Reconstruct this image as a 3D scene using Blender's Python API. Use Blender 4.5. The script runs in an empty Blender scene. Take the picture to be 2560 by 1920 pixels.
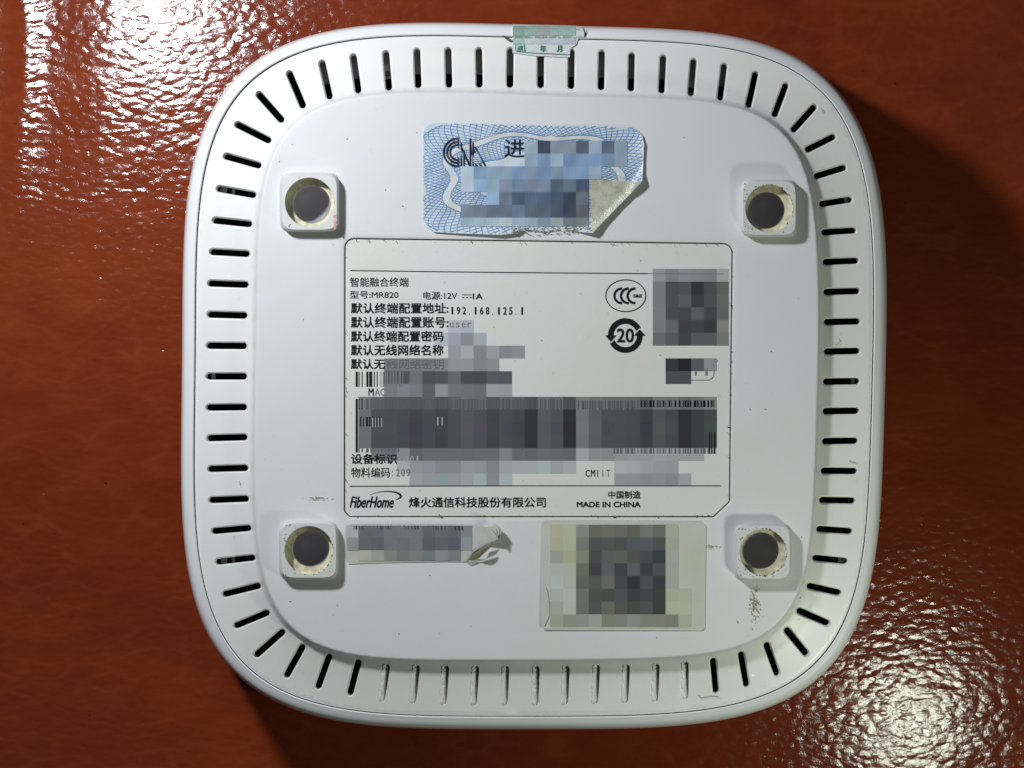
import bpy, bmesh, math, random
import numpy as np
from mathutils import Vector
from mathutils.geometry import delaunay_2d_cdt

random.seed(7); np.random.seed(7)
scene = bpy.context.scene
COL = scene.collection
R = math.radians

# ------------------------------------------------------------------ camera
HC = 0.42                    # camera height over the table
S = 2.2135e-4                # metres per (source) pixel per metre of distance
ZP = 0.045                   # height of the plateau of the upturned router
def P(px, py, z=0.0):        # point of the table-top view at height z
    k = S * (HC - z)
    return Vector(((px - 1280.0) * k, -(py - 960.0) * k, z))
MM = 1.0 / (S * (HC - ZP) * 1000.0)      # pixels per millimetre on the plateau
cam = bpy.data.cameras.new('camera'); camo = bpy.data.objects.new('camera', cam)
COL.objects.link(camo); camo.location = (0, 0, HC)
cam.sensor_width = 36.0; cam.lens = 18.0 / (1280.0 * S)
cam.clip_start = 0.01; cam.clip_end = 20.0
scene.camera = camo

# ------------------------------------------------------------------ world, lamps, exposure
world = bpy.data.worlds.new('World'); scene.world = world; world.use_nodes = True
bg = world.node_tree.nodes['Background']
bg.inputs[0].default_value = (0.80, 0.86, 1.0, 1); bg.inputs[1].default_value = 0.022
def lamp(name, px, py, h, size, power, color):
    l = bpy.data.lights.new(name, 'AREA'); l.shape = 'DISK'; l.size = size
    l.energy = power; l.color = color
    o = bpy.data.objects.new(name, l); COL.objects.link(o)
    o.location = P(px, py, 0); o.location.z = h
    d = Vector((0, 0, 0.02)) - o.location
    o.rotation_euler = d.to_track_quat('-Z', 'Y').to_euler()
    return o
lamp('key_lamp', -84, -445, 0.212, 0.029, 0.56, (0.90, 0.94, 1.0))
lamp('second_lamp', 2610, 2090, 0.145, 0.025, 0.088, (0.93, 1.0, 0.84))
scene.view_settings.view_transform = 'Standard'
scene.view_settings.look = 'None'
scene.view_settings.exposure = 0.0
scene.view_settings.gamma = 1.0

# ------------------------------------------------------------------ materials
def srgb(c):
    out = []
    for v in c:
        v = v / 255.0
        out.append(v / 12.92 if v <= 0.04045 else ((v + 0.055) / 1.055) ** 2.4)
    return tuple(out) + (1.0,)
def newmat(name):
    m = bpy.data.materials.new(name); m.use_nodes = True
    nt = m.node_tree
    return m, nt, nt.nodes['Principled BSDF']
def N(nt, t, **kw):
    n = nt.nodes.new(t)
    for k, v in kw.items():
        if k.startswith('_'):
            setattr(n, k[1:], v)
        else:
            n.inputs[k.replace('__', ' ')].default_value = v
    return n
def coords(nt):
    return nt.nodes.new('ShaderNodeTexCoord').outputs['Object']
def ramp(nt, src, stops):
    r = nt.nodes.new('ShaderNodeValToRGB'); nt.links.new(src, r.inputs[0])
    el = r.color_ramp.elements
    while len(el) < len(stops): el.new(0.5)
    for e, (p, c) in zip(el, stops):
        e.position = p; e.color = c if len(c) == 4 else tuple(c) + (1,)
    return r.outputs['Color']
def mix(nt, fac, a, b, mode='MIX'):
    n = nt.nodes.new('ShaderNodeMix'); n.data_type = 'RGBA'; n.blend_type = mode
    for sock, v in ((n.inputs[0], fac), (n.inputs[6], a), (n.inputs[7], b)):
        if hasattr(v, 'is_linked'): nt.links.new(v, sock)
        else: sock.default_value = v
    return n.outputs[2]
def noise(nt, co, scale, detail=4, rough=0.55, mapscale=None, dist=0.0):
    if mapscale:
        mp = nt.nodes.new('ShaderNodeMapping'); mp.inputs['Scale'].default_value = mapscale
        nt.links.new(co, mp.inputs[0]); co = mp.outputs[0]
    n = N(nt, 'ShaderNodeTexNoise', Scale=scale, Detail=detail, Roughness=rough, Distortion=dist)
    nt.links.new(co, n.inputs['Vector'])
    return n.outputs['Fac']
def bump(nt, bsdf, h, strength, distance, prev=None):
    b = N(nt, 'ShaderNodeBump', Strength=strength, Distance=distance)
    nt.links.new(h, b.inputs['Height'])
    if prev is not None: nt.links.new(prev, b.inputs['Normal'])
    if bsdf is not None: nt.links.new(b.outputs[0], bsdf.inputs['Normal'])
    return b.outputs[0]

def plastic(name, base, rough, stain, grain, yellow=(0.62, 0.60, 0.42)):
    m, nt, b = newmat(name); co = coords(nt)
    c = tuple(base) + (1,)
    s1 = ramp(nt, noise(nt, co, 38, 6, 0.62), [(0.50, (0, 0, 0)), (0.78, (stain,) * 3)])
    col = mix(nt, s1, c, tuple(yellow) + (1,))
    s2 = ramp(nt, noise(nt, co, 420, 3, 0.7), [(0.66, (0, 0, 0)), (0.80, (stain * 0.9,) * 3)])
    col = mix(nt, s2, col, (0.30, 0.29, 0.26, 1))
    nt.links.new(col, b.inputs['Base Color'])
    b.inputs['Roughness'].default_value = rough
    b.inputs['Specular IOR Level'].default_value = 0.6
    bump(nt, b, noise(nt, co, 5200, 2, 0.5), grain, 0.00003)
    return m
M = {}
M['cover'] = plastic('matte_white_plastic', (0.735, 0.740, 0.745), 0.40, 0.20, 0.9)
M['shell'] = plastic('satin_white_plastic', (0.84, 0.845, 0.845), 0.30, 0.10, 0.25)
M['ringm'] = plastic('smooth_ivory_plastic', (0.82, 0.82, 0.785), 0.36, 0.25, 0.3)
M['foot'] = plastic('worn_white_plastic', (0.70, 0.70, 0.68), 0.48, 0.55, 0.9)
M['tube'] = plastic('grey_plastic_boss', (0.50, 0.49, 0.52), 0.35, 0.2, 0.3)

def flat(name, rgb, rough=0.5, spec=0.4, nz=0.0, nscale=300):
    m, nt, b = newmat(name)
    if nz:
        co = coords(nt)
        f = ramp(nt, noise(nt, co, nscale, 5, 0.6), [(0.3, tuple(v * (1 - nz) for v in rgb)), (0.7, tuple(min(1, v * (1 + nz)) for v in rgb))])
        nt.links.new(f, b.inputs['Base Color'])
    else:
        b.inputs['Base Color'].default_value = tuple(rgb) + (1,)
    b.inputs['Roughness'].default_value = rough
    b.inputs['Specular IOR Level'].default_value = spec
    return m
M['ink'] = flat('black_ink', (0.010, 0.011, 0.014), 0.45, 0.3)
M['greyink'] = flat('faded_grey_ink', (0.20, 0.21, 0.225), 0.5, 0.3)
M['paleink'] = flat('pale_grey_ink', (0.40, 0.42, 0.43), 0.5, 0.3)
M['navy'] = flat('navy_ink', (0.012, 0.014, 0.035), 0.4, 0.4)
M['blueink'] = flat('blue_line_ink', (0.105, 0.235, 0.47), 0.5, 0.3)
M['greenink'] = flat('green_ink', (0.04, 0.21, 0.12), 0.5, 0.3)
M['greenwash'] = flat('pale_green_ink', (0.42, 0.62, 0.50), 0.5, 0.3)
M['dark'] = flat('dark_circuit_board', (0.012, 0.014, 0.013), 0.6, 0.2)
M['inner'] = flat('inner_plastic', (0.62, 0.62, 0.56), 0.6, 0.2)
M['seam'] = flat('dark_seam', (0.06, 0.06, 0.052), 0.8, 0.1)
M['grime'] = flat('grime', (0.12, 0.11, 0.075), 0.8, 0.1, 0.6, 900)
M['dust'] = flat('dark_dust', (0.07, 0.065, 0.055), 0.8, 0.1)
M['glue'] = flat('yellowed_glue', (0.66, 0.62, 0.42), 0.40, 0.5, 0.35, 700)
M['pink'] = flat('pink_smear', (0.72, 0.34, 0.33), 0.6, 0.3, 0.3, 2500)
M['fibre'] = flat('grey_lint', (0.22, 0.21, 0.20), 0.8, 0.1)

def paper(name, base, yel, amount, rough=0.42, bumpk=0.35, nsc=30):
    m, nt, b = newmat(name); co = coords(nt)
    f = ramp(nt, noise(nt, co, nsc, 6, 0.65), [(0.42, (0, 0, 0)), (0.72, (amount,) * 3)])
    col = mix(nt, f, tuple(base) + (1,), tuple(yel) + (1,))
    s2 = ramp(nt, noise(nt, co, 800, 2, 0.6), [(0.68, (0, 0, 0)), (0.80, (0.35,) * 3)])
    col = mix(nt, s2, col, (0.34, 0.33, 0.30, 1))
    nt.links.new(col, b.inputs['Base Color'])
    b.inputs['Roughness'].default_value = rough
    n1 = bump(nt, None, noise(nt, co, 60, 4, 0.6), 0.5, 0.0004)
    bump(nt, b, noise(nt, co, 3000, 2, 0.6), bumpk, 0.00004, n1)
    return m
M['label'] = paper('label_paper', (0.74, 0.745, 0.71), (0.71, 0.69, 0.54), 0.5)
M['label_y'] = paper('yellowed_label_paper', (0.61, 0.63, 0.575), (0.57, 0.55, 0.40), 0.75, nsc=45)
M['label_g'] = paper('worn_grey_label_paper', (0.56, 0.555, 0.52), (0.52, 0.48, 0.36), 0.6, nsc=90)
M['security'] = paper('pale_blue_sticker_paper', (0.575, 0.67, 0.735), (0.67, 0.70, 0.70), 0.5, 0.38, 0.8, 60)
M['band'] = paper('cream_printed_band', (0.66, 0.66, 0.62), (0.62, 0.60, 0.52), 0.4, 0.4, 0.8)
M['adhesive'] = paper('dirty_adhesive_back', (0.56, 0.55, 0.43), (0.26, 0.25, 0.15), 0.75, 0.28, 2.0, 420)
M['strip_shade'] = paper('brown_shade_strip', (0.24, 0.21, 0.13), (0.15, 0.13, 0.08), 0.6, 0.3, 1.0, 260)  # shade under the lifted sticker end, put into a brown colour
M['paleg'] = paper('pale_green_sticker', (0.66, 0.70, 0.69), (0.66, 0.69, 0.66), 0.4, 0.35)

# printed patches: the print colour of every little square comes from its colour attribute
m, nt, b = newmat('mottled_grey_print')
at = nt.nodes.new('ShaderNodeAttribute'); at.attribute_name = 'print'
nt.links.new(at.outputs['Color'], b.inputs['Base Color']); b.inputs['Roughness'].default_value = 0.5
b.inputs['Specular IOR Level'].default_value = 0.2
M['patch'] = m

# leather
m, nt, b = newmat('red_brown_leather'); co = coords(nt)
f = noise(nt, co, 9, 5, 0.6)
col = ramp(nt, f, [(0.30, (0.185, 0.0275, 0.0085)), (0.70, (0.285, 0.0500, 0.0125))])
f2 = noise(nt, co, 120, 5, 0.7, (0.35, 1.0, 1.0))
col = mix(nt, ramp(nt, f2, [(0.35, (0.40,) * 3), (0.62, (0, 0, 0))]), col, (0.150, 0.0190, 0.0070, 1))
ve = N(nt, 'ShaderNodeTexVoronoi', Scale=230); ve.feature = 'DISTANCE_TO_EDGE'
mpe = nt.nodes.new('ShaderNodeMapping'); mpe.inputs['Scale'].default_value = (0.42, 1.0, 1.0)
wobe = N(nt, 'ShaderNodeTexNoise', Scale=110, Detail=3); nt.links.new(co, wobe.inputs['Vector'])
vme = nt.nodes.new('ShaderNodeVectorMath'); vme.operation = 'MULTIPLY_ADD'
nt.links.new(wobe.outputs['Color'], vme.inputs[0]); vme.inputs[1].default_value = (0.006, 0.006, 0.0); nt.links.new(co, vme.inputs[2])
nt.links.new(vme.outputs[0], mpe.inputs[0]); nt.links.new(mpe.outputs[0], ve.inputs['Vector'])
vein = ramp(nt, ve.outputs['Distance'], [(0.0, (1, 1, 1)), (0.16, (0, 0, 0))])
veinf = mix(nt, 1.0, vein, ramp(nt, noise(nt, co, 70, 3, 0.6), [(0.40, (0, 0, 0)), (0.70, (0.15,) * 3)]), 'MULTIPLY')
col = mix(nt, veinf, col, (0.46, 0.11, 0.045, 1))
f3 = noise(nt, co, 420, 2, 0.6)
col = mix(nt, ramp(nt, f3, [(0.74, (0, 0, 0)), (0.78, (0.9,) * 3)]), col, (0.03, 0.006, 0.004, 1))
nt.links.new(col, b.inputs['Base Color'])
b.inputs['Specular IOR Level'].default_value = 0.42
rr = nt.nodes.new('ShaderNodeMapRange'); rr.inputs['To Min'].default_value = 0.09; rr.inputs['To Max'].default_value = 0.18
nt.links.new(noise(nt, co, 90, 4, 0.6), rr.inputs['Value']); nt.links.new(rr.outputs[0], b.inputs['Roughness'])
mp = nt.nodes.new('ShaderNodeMapping'); mp.inputs['Scale'].default_value = (0.68, 1.0, 1.0)
mp.inputs['Rotation'].default_value = (0, 0, R(14))
nt.links.new(co, mp.inputs[0])
wob = N(nt, 'ShaderNodeTexNoise', Scale=450, Detail=2); nt.links.new(mp.outputs[0], wob.inputs['Vector'])
vm = nt.nodes.new('ShaderNodeVectorMath'); vm.operation = 'MULTIPLY_ADD'
nt.links.new(wob.outputs['Color'], vm.inputs[0]); vm.inputs[1].default_value = (0.0014,) * 3
nt.links.new(mp.outputs[0], vm.inputs[2])
v1 = N(nt, 'ShaderNodeTexVoronoi', Scale=600); v1.feature = 'SMOOTH_F1'; v1.inputs['Smoothness'].default_value = 0.35
nt.links.new(vm.outputs[0], v1.inputs['Vector'])
inv = nt.nodes.new('ShaderNodeMath'); inv.operation = 'SUBTRACT'; inv.inputs[0].default_value = 1.0
nt.links.new(v1.outputs['Distance'], inv.inputs[1])
v2 = N(nt, 'ShaderNodeTexVoronoi', Scale=95); nt.links.new(co, v2.inputs['Vector'])
pit = ramp(nt, v2.outputs['Distance'], [(0.0, (0, 0, 0)), (0.055, (1, 1, 1))])
n0 = bump(nt, None, noise(nt, co, 38, 4, 0.6, (0.5, 1, 1)), 0.24, 0.00045)
n1 = bump(nt, None, inv.outputs[0], 0.42, 0.00026, n0)
n2 = bump(nt, None, noise(nt, co, 1700, 3, 0.65), 0.46, 0.00007, n1)
n3 = bump(nt, None, vein, 0.5, 0.00005, n2)
bump(nt, b, pit, 0.6, 0.00022, n3)
M['leather'] = m

# ------------------------------------------------------------------ helpers
def tag(o, label=None, cat=None, group=None, kind=None):
    if label: o['label'] = label
    if cat: o['category'] = cat
    if group: o['group'] = group
    if kind: o['kind'] = kind
    return o
ORIG = P(1332, 940, 0)
def mesh_obj(name, verts, faces, mat, parent=None, origin=None, smooth=False, angle=None):
    me = bpy.data.meshes.new(name)
    og = Vector(origin) if origin is not None else (ORIG if parent is not None else Vector((0, 0, 0)))
    me.from_pydata([tuple(Vector(v) - og) for v in verts], [], faces)
    mats = mat if isinstance(mat, (list, tuple)) else [mat]
    for mm in mats: me.materials.append(mm)
    me.update()
    if smooth:
        me.polygons.foreach_set('use_smooth', [True] * len(me.polygons))
        if angle: me.set_sharp_from_angle(angle=R(angle))
    o = bpy.data.objects.new(name, me); COL.objects.link(o)
    if parent is not None:
        o.parent = parent
        po = parent.get('_og')
        base = Vector(po) if po is not None else ORIG
        o.location = og - base
    else:
        o.location = og
    o['_og'] = tuple(og)
    return o
def smoothstep(t):
    t = np.clip(t, 0, 1); return t * t * (3 - 2 * t)

# closed outline through traced points: superellipse times a low Fourier correction
def fit_outline(pts, c, a, bb, n, order=4, count=288):
    th = []; q = []
    for x, y in pts:
        dx, dy = x - c[0], y - c[1]; t = math.atan2(dy, dx)
        rs = (abs(math.cos(t) / a) ** n + abs(math.sin(t) / bb) ** n) ** (-1 / n)
        th.append(t); q.append(math.log(math.hypot(dx, dy) / rs))
    th = np.array(th); q = np.array(q)
    def basis(t):
        cols = [np.ones_like(t)]
        for k in range(1, order + 1): cols += [np.cos(k * t), np.sin(k * t)]
        return np.stack(cols, 1)
    A = basis(th); co = np.linalg.solve(A.T @ A + 0.4 * np.eye(A.shape[1]), A.T @ q)
    t = np.linspace(0, 2 * math.pi, 4096, endpoint=False)
    rs = (np.abs(np.cos(t) / a) ** n + np.abs(np.sin(t) / bb) ** n) ** (-1 / n) * np.exp(basis(t) @ co)
    x = c[0] + rs * np.cos(t); y = c[1] + rs * np.sin(t)
    L = np.concatenate([[0], np.cumsum(np.hypot(np.diff(np.append(x, x[0])), np.diff(np.append(y, y[0]))))])
    u = np.linspace(0, L[-1], count, endpoint=False)
    return np.stack([np.interp(u, L, np.append(x, x[0])), np.interp(u, L, np.append(y, y[0]))], 1)
SIL = fit_outline([(458,640),(479,451),(504,339),(550,239),(616,166),(708,112),(805,81),(940,64),(1100,58),(1270,56),
    (1600,68),(1754,82),(1870,104),(1986,143),(2063,189),(2121,251),(2159,324),(2190,416),(2205,521),(2211,640),(2215,940),
    (449,940),(453,1220),(463.5,1355),(480,1449.5),(506.5,1556),(556,1650),(625,1724),(728,1773),(810,1794),(933,1812),(1100,1822),(1350,1825),
    (2204.5,1220),(2194,1343),(2172,1466),(2137,1576.6),(2084,1658.5),(2010,1724),(1907,1775),(1764,1806),(1600,1818)], (1332, 940), 882, 884, 4.0)
PLA = fit_outline([(641,640),(650.7,493.6),(670,416),(708.5,339),(766,285),(824,262),(901,245),(1094,231),(1340,231),(1677,247),(1816,262),
    (1893,297),(1947,332),(1986,366),(2016.5,420),(2036,494),(2043.5,640),(2045,940),(640,940),(646,1343),(654,1437),(683,1515),(728,1568),
    (789,1609),(871,1634),(1100,1650),(1340,1652),(2034,1220),(2028,1322),(2010,1445),(1969,1535.6),(1907,1589),(1805,1624),(1641,1646)], (1342, 941), 702, 711, 5.2)
def normals(L):
    t = np.roll(L, -1, 0) - np.roll(L, 1, 0); t /= np.linalg.norm(t, axis=1)[:, None]
    return np.stack([t[:, 1], -t[:, 0]], 1)       # outward for this winding
NS = normals(SIL); NP = normals(PLA)
if np.mean(np.sum(NS * (SIL - SIL.mean(0)), 1)) < 0: NS = -NS; NP = -NP
def off(L, Nn, d): return L + Nn * d
SEAMW = 34.0
SEAM = off(SIL, NS, -SEAMW)

def dist_poly(pts, poly, closed=True):
    A = poly; B = np.roll(poly, -1, 0) if closed else poly[1:]
    if not closed: A = poly[:-1]
    out = np.full(len(pts), 1e9)
    for a, b_ in zip(A, B):
        ab = b_ - a; t = np.clip(((pts - a) @ ab) / (ab @ ab), 0, 1)
        d = np.hypot(*(pts - a - t[:, None] * ab).T); out = np.minimum(out, d)
    return out
def inside(pts, poly):
    x, y = pts[:, 0], pts[:, 1]; c = np.zeros(len(pts), bool)
    A = poly; B = np.roll(poly, -1, 0)
    for (x0, y0), (x1, y1) in zip(A, B):
        if y0 == y1: continue
        k = ((y0 > y) != (y1 > y)) & (x < (x1 - x0) * (y - y0) / (y1 - y0) + x0); c ^= k
    return c

# ------------------------------------------------------------------ slots of the vent ring (outer end, inner end)
SLOTS = [((1042,118),(1046,223)),((1120,116),(1123,222)),((1197,116),(1199,222)),((1276,116),(1275,222)),((1352,117),(1352,223)),
 ((1429,119),(1428,225)),((1505,122),(1503,228)),((1580,128),(1578,231)),((1659,134),(1654,236)),
 ((964,124),(973,229)),((882,132),(897,236)),((803,148),(826,251)),((720,175),(761,273)),((641,229),(710,307)),((585,307),(680,355)),
 ((556,388),(656,416)),((538,470),(643,489)),((528,550),(633,561)),((521,629),(627,635)),((516,708),(624,712)),((515,786),(621,789)),
 ((513,864),(620,865)),((512,941),(620,941)),((512,1019),(620,1018)),((514,1096),(621,1093)),((516,1173),(623,1170)),((519,1251),(625,1247)),
 ((526,1329),(631,1320)),((536,1406),(641,1394)),((553,1488),(655,1463)),((582,1568),(676,1529)),((634,1644),(713,1574)),
 ((712,1697),(761,1609)),((792,1726),(826,1632)),((873,1742),(898,1646)),
 ((1791,1736),(1782,1642)),((1868,1721),(1851,1626)),((1946,1693),(1913,1603)),((2022,1642),(1961,1568)),((2077,1562),(1989,1523)),
 ((2106,1484),(2014,1463)),((2122,1404),(2028,1394)),((2134,1329),(2038,1322)),((2141,1252),(2045,1250)),((2146,1178),(2049,1177)),
 ((2148,1102),(2052,1103)),((2151,1027),(2054,1028)),((2152,953),(2055,954)),((2153,877),(2057,879)),((2154,803),(2057,805)),
 ((2153,727),(2056,730)),((2150,651),(2054,655)),((2144,575),(2051,581)),((2134,497),(2045,511)),((2119,416),(2032,443)),
 ((2092,337),(2011,378)),((2042,260),(1978,331)),((1968,204),(1934,295)),((1891,175),(1870,272)),((1812,155),(1800,254)),((1735,143),(1727,243))]
BLIND = [((953,1755),(966,1658)),((1031,1760),(1040,1660)),((1107,1763),(1113,1662)),((1183,1765),(1188,1663)),((1260,1765),(1263,1663)),
 ((1337,1765),(1339,1663)),((1411,1763),(1414,1662)),((1486,1761),(1490,1660)),((1561,1759),(1565,1659)),((1636,1755),(1639,1657)),((1712,1749),(1711,1652))]
RS = 10.9                     # slot half width incl. its rounded lip
LIP = 2.8
def capsule(a, b_, r, rr, n=7):
    a = np.array(a, float); b_ = np.array(b_, float); d = (b_ - a); d /= np.hypot(*d)
    A = a + d * rr; B = b_ - d * rr; ang = math.atan2(d[1], d[0]); out = []
    for k in range(n + 1):
        t = ang + math.pi / 2 + math.pi * k / n; out.append(A + r * np.array((math.cos(t), math.sin(t))))
    for k in range(n + 1):
        t = ang - math.pi / 2 + math.pi * k / n; out.append(B + r * np.array((math.cos(t), math.sin(t))))
    for k in (0,):
        pass
    # subdivide the long sides
    res = []
    for i, p in enumerate(out):
        q = out[(i + 1) % len(out)]; L = np.hypot(*(q - p)); m_ = max(1, int(L / 12))
        for j in range(m_): res.append(p + (q - p) * j / m_)
    return np.array(res)
def seg_uv(pts, a, b_, rr):
    a = np.array(a, float); b_ = np.array(b_, float); d = (b_ - a); d /= np.hypot(*d)
    A = a + d * rr; B = b_ - d * rr; ab = B - A
    t = np.clip(((pts - A) @ ab) / (ab @ ab), 0, 1)
    rel = pts - A - t[:, None] * ab
    dist = np.hypot(*rel.T)
    nrm = np.array((-d[1], d[0])); side = (pts - A) @ nrm
    return dist, side, t

# ------------------------------------------------------------------ feet
FEET = [(774, 506, 71, 61, 47), (1923, 521, 69, 59, 46), (772, 1376, 71, 60, 46), (1908, 1381, 69, 58, 46)]
# label recess outline
def rounded(poly, rads, n=6):
    out = []; K = len(poly)
    for i, (p, r) in enumerate(zip(poly, rads)):
        p = np.array(p, float); a = np.array(poly[i - 1], float) - p; b_ = np.array(poly[(i + 1) % K], float) - p
        a /= np.hypot(*a); b_ /= np.hypot(*b_)
        ang = math.acos(np.clip(a @ b_, -1, 1)); dd = r / math.tan(ang / 2)
        if r < 0.5: out.append(p); continue
        s, e = p + a * dd, p + b_ * dd
        for k in range(n + 1):
            t = k / n; out.append((1 - t) ** 2 * s + 2 * t * (1 - t) * (p * 0.78 + 0.22 * (s + e) / 2) + t * t * e)
    return np.array(out)
LABEL = rounded([(862,596),(1831,609),(1824,1254),(1784,1292),(874,1292),(861,1278)], [22, 22, 9, 9, 9, 9])
def inset(poly, d):
    Nn = normals(poly)
    if np.mean(np.sum(Nn * (poly - poly.mean(0)), 1)) < 0: Nn = -Nn
    return poly + Nn * d
RECESS_D = 0.00055

# ------------------------------------------------------------------ height of the cover
def height(pts, detail=True):
    pts = np.asarray(pts, float).reshape(-1, 2)
    d = dist_poly(pts, PLA); ins = inside(pts, PLA); d = np.where(ins, -d, d)
    z = np.full(len(pts), ZP)
    z -= 0.0023 * smoothstep((d + 3) / 14.0)
    z -= 0.0012 * (1 - np.exp(-np.clip(d - 4, 0, None) / 34.0))
    z -= 0.0008 * np.clip(d - 8, 0, None) / 110.0
    if not detail: return z
    for a, b_ in SLOTS:
        k = (np.abs(pts[:, 0] - (a[0] + b_[0]) / 2) < 90) & (np.abs(pts[:, 1] - (a[1] + b_[1]) / 2) < 90)
        if k.any():
            dist, side, t = seg_uv(pts[k], a, b_, RS)
            z[k] -= 0.00042 * np.clip((RS - dist) / LIP, 0, 1) ** 1.6
    for a, b_ in BLIND:
        k = (np.abs(pts[:, 0] - (a[0] + b_[0]) / 2) < 60) & (np.abs(pts[:, 1] - (a[1] + b_[1]) / 2) < 70)
        if k.any():
            dist, side, t = seg_uv(pts[k], a, b_, RS)
            u = side / RS                      # >0 to the right when the slot points down
            a_ = np.array(a); 
            edge = smoothstep((RS - dist) / 2.6)
            prof = 0.00020 - 0.0028 * smoothstep((u + 0.05) / 0.65) * (0.35 + 0.65 * t)
            prof = np.where(u < -0.75, -0.00005, prof)
            z[k] += edge * prof
    return z

# ------------------------------------------------------------------ the router
router = bpy.data.objects.new('router', None); COL.objects.link(router); router.location = ORIG
tag(router, 'white rounded-square router lying upside down on the red-brown leather', 'router')

def build_cover():
    pts = []; edges = []
    def loop(L):
        s = len(pts)
        for p in L: pts.append((float(p[0]), float(p[1])))
        for i in range(len(L)): edges.append((s + i, s + (i + 1) % len(L)))
    outer = SEAM
    loop(outer)
    loop(off(SEAM, NS, -4)); loop(off(SEAM, NS, -14))
    for d in (-6, -2, 1, 4, 7, 10, 13, 18, 26): loop(off(PLA, NP, d))
    for a, b_ in SLOTS:
        loop(capsule(a, b_, RS + 1.3, RS)); loop(capsule(a, b_, RS + 5.5, RS)); loop(capsule(a, b_, RS, RS)); loop(capsule(a, b_, RS - LIP * 0.5, RS)); loop(capsule(a, b_, RS - LIP, RS))
    for a, b_ in BLIND:
        loop(capsule(a, b_, RS + 1.3, RS)); loop(capsule(a, b_, RS + 5.5, RS)); loop(capsule(a, b_, RS, RS)); loop(capsule(a, b_, RS - 1.3, RS)); loop(capsule(a, b_, RS - 2.6, RS))
        a = np.array(a, float); b_ = np.array(b_, float); dd = (b_ - a) / np.hypot(*(b_ - a)); nn = np.array((-dd[1], dd[0]))
        for u in (-0.6, -0.3, 0.0, 0.2, 0.4, 0.6):
            for k in range(10):
                p = a + dd * RS + (b_ - a - 2 * dd * RS) * k / 9 + nn * u * RS; pts.append(tuple(p))
    for fx, fy, hw, ro, ri in FEET:
        loop([(fx + (ro + 2) * math.cos(t), fy + (ro + 2) * math.sin(t)) for t in np.linspace(0, 2 * math.pi, 40, endpoint=False)])
    loop(inset(LABEL, 5)); loop(inset(LABEL, 3)); loop(inset(LABEL, 1.6))
    g = []
    for i in range(150):
        for j in range(150):
            g.append((440 + i * 12 + random.uniform(-1, 1), 45 + j * 12 + random.uniform(-1, 1)))
    g = np.array(g); g = g[inside(g, off(SEAM, NS, -5)) & ~inside(g, inset(LABEL, 5))]
    pts.extend([tuple(p) for p in g])
    vo, eo, fo, _, _, _ = delaunay_2d_cdt([Vector(p) for p in pts], edges, [], 0, 1e-4)
    V = np.array([(v.x, v.y) for v in vo]); F = [tuple(f) for f in fo]
    cen = np.array([V[list(f)].mean(0) for f in F])
    keep = inside(cen, SEAM) & ~inside(cen, inset(LABEL, 1.6))
    for a, b_ in SLOTS:
        k = np.abs(cen - np.array([(a[0] + b_[0]) / 2, (a[1] + b_[1]) / 2])).max(1) < 90
        idx = np.where(k)[0]; dist, _, _ = seg_uv(cen[idx], a, b_, RS); keep[idx[dist < RS - LIP]] = False
    for fx, fy, hw, ro, ri in FEET:
        keep &= np.hypot(cen[:, 0] - fx, cen[:, 1] - fy) > ro + 1.5
    z = height(V)
    dl = dist_poly(V, inset(LABEL, 1.6)); near = dl < 3.6
    z[near] = ZP - 0.00012 * (1 - dl[near] / 3.6)
    # outer lip of the cover by the seam
    ds = dist_poly(V, SEAM); z -= 0.0003 * np.clip(1 - ds / 4.0, 0, 1) ** 2
    W = [P(x, y, zz) for (x, y), zz in zip(V, z)]
    faces = []
    for f, k in zip(F, keep):
        if not k: continue
        a, b_, c = (W[i] for i in f[:3])
        faces.append(f if (b_ - a).cross(c - a).z > 0 else tuple(reversed(f)))
    me = bpy.data.meshes.new('bottom_cover')
    me.from_pydata([tuple(w - ORIG) for w in W], [], faces)
    bm = bmesh.new(); bm.from_mesh(me)
    bmesh.ops.delete(bm, geom=[v for v in bm.verts if not v.link_faces], context='VERTS')
    be = [e for e in bm.edges if e.is_boundary]
    ret = bmesh.ops.extrude_edge_only(bm, edges=be)
    for v in ret['geom']:
        if isinstance(v, bmesh.types.BMVert): v.co.z -= 0.0019
    # sharp rim where the walls start
    for e in be: e.smooth = False
    bm.to_mesh(me); bm.free()
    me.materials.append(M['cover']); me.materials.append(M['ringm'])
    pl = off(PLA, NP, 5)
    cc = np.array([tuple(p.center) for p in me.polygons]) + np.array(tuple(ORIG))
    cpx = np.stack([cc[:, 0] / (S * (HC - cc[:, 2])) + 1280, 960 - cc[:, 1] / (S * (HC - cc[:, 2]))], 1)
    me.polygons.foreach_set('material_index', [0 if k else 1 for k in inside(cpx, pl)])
    me.polygons.foreach_set('use_smooth', [True] * len(me.polygons))
    me.set_sharp_from_angle(angle=R(50))
    o = bpy.data.objects.new('bottom_cover', me); COL.objects.link(o); o.parent = router
    return o
build_cover()

def loft(name, rings, mat, parent, close_last=False, smooth=True, angle=40, origin=None, flip=False):
    n = len(rings[0]); V = [p for r in rings for p in r]; F = []
    for k in range(len(rings) - 1):
        for i in range(n):
            j = (i + 1) % n
            q = (k * n + i, k * n + j, (k + 1) * n + j, (k + 1) * n + i)
            F.append(q if not flip else tuple(reversed(q)))
    if close_last:
        q = tuple(range((len(rings) - 1) * n, len(rings) * n)); F.append(q if not flip else tuple(reversed(q)))
    return mesh_obj(name, V, F, mat, parent, origin=origin, smooth=smooth, angle=angle)

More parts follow.
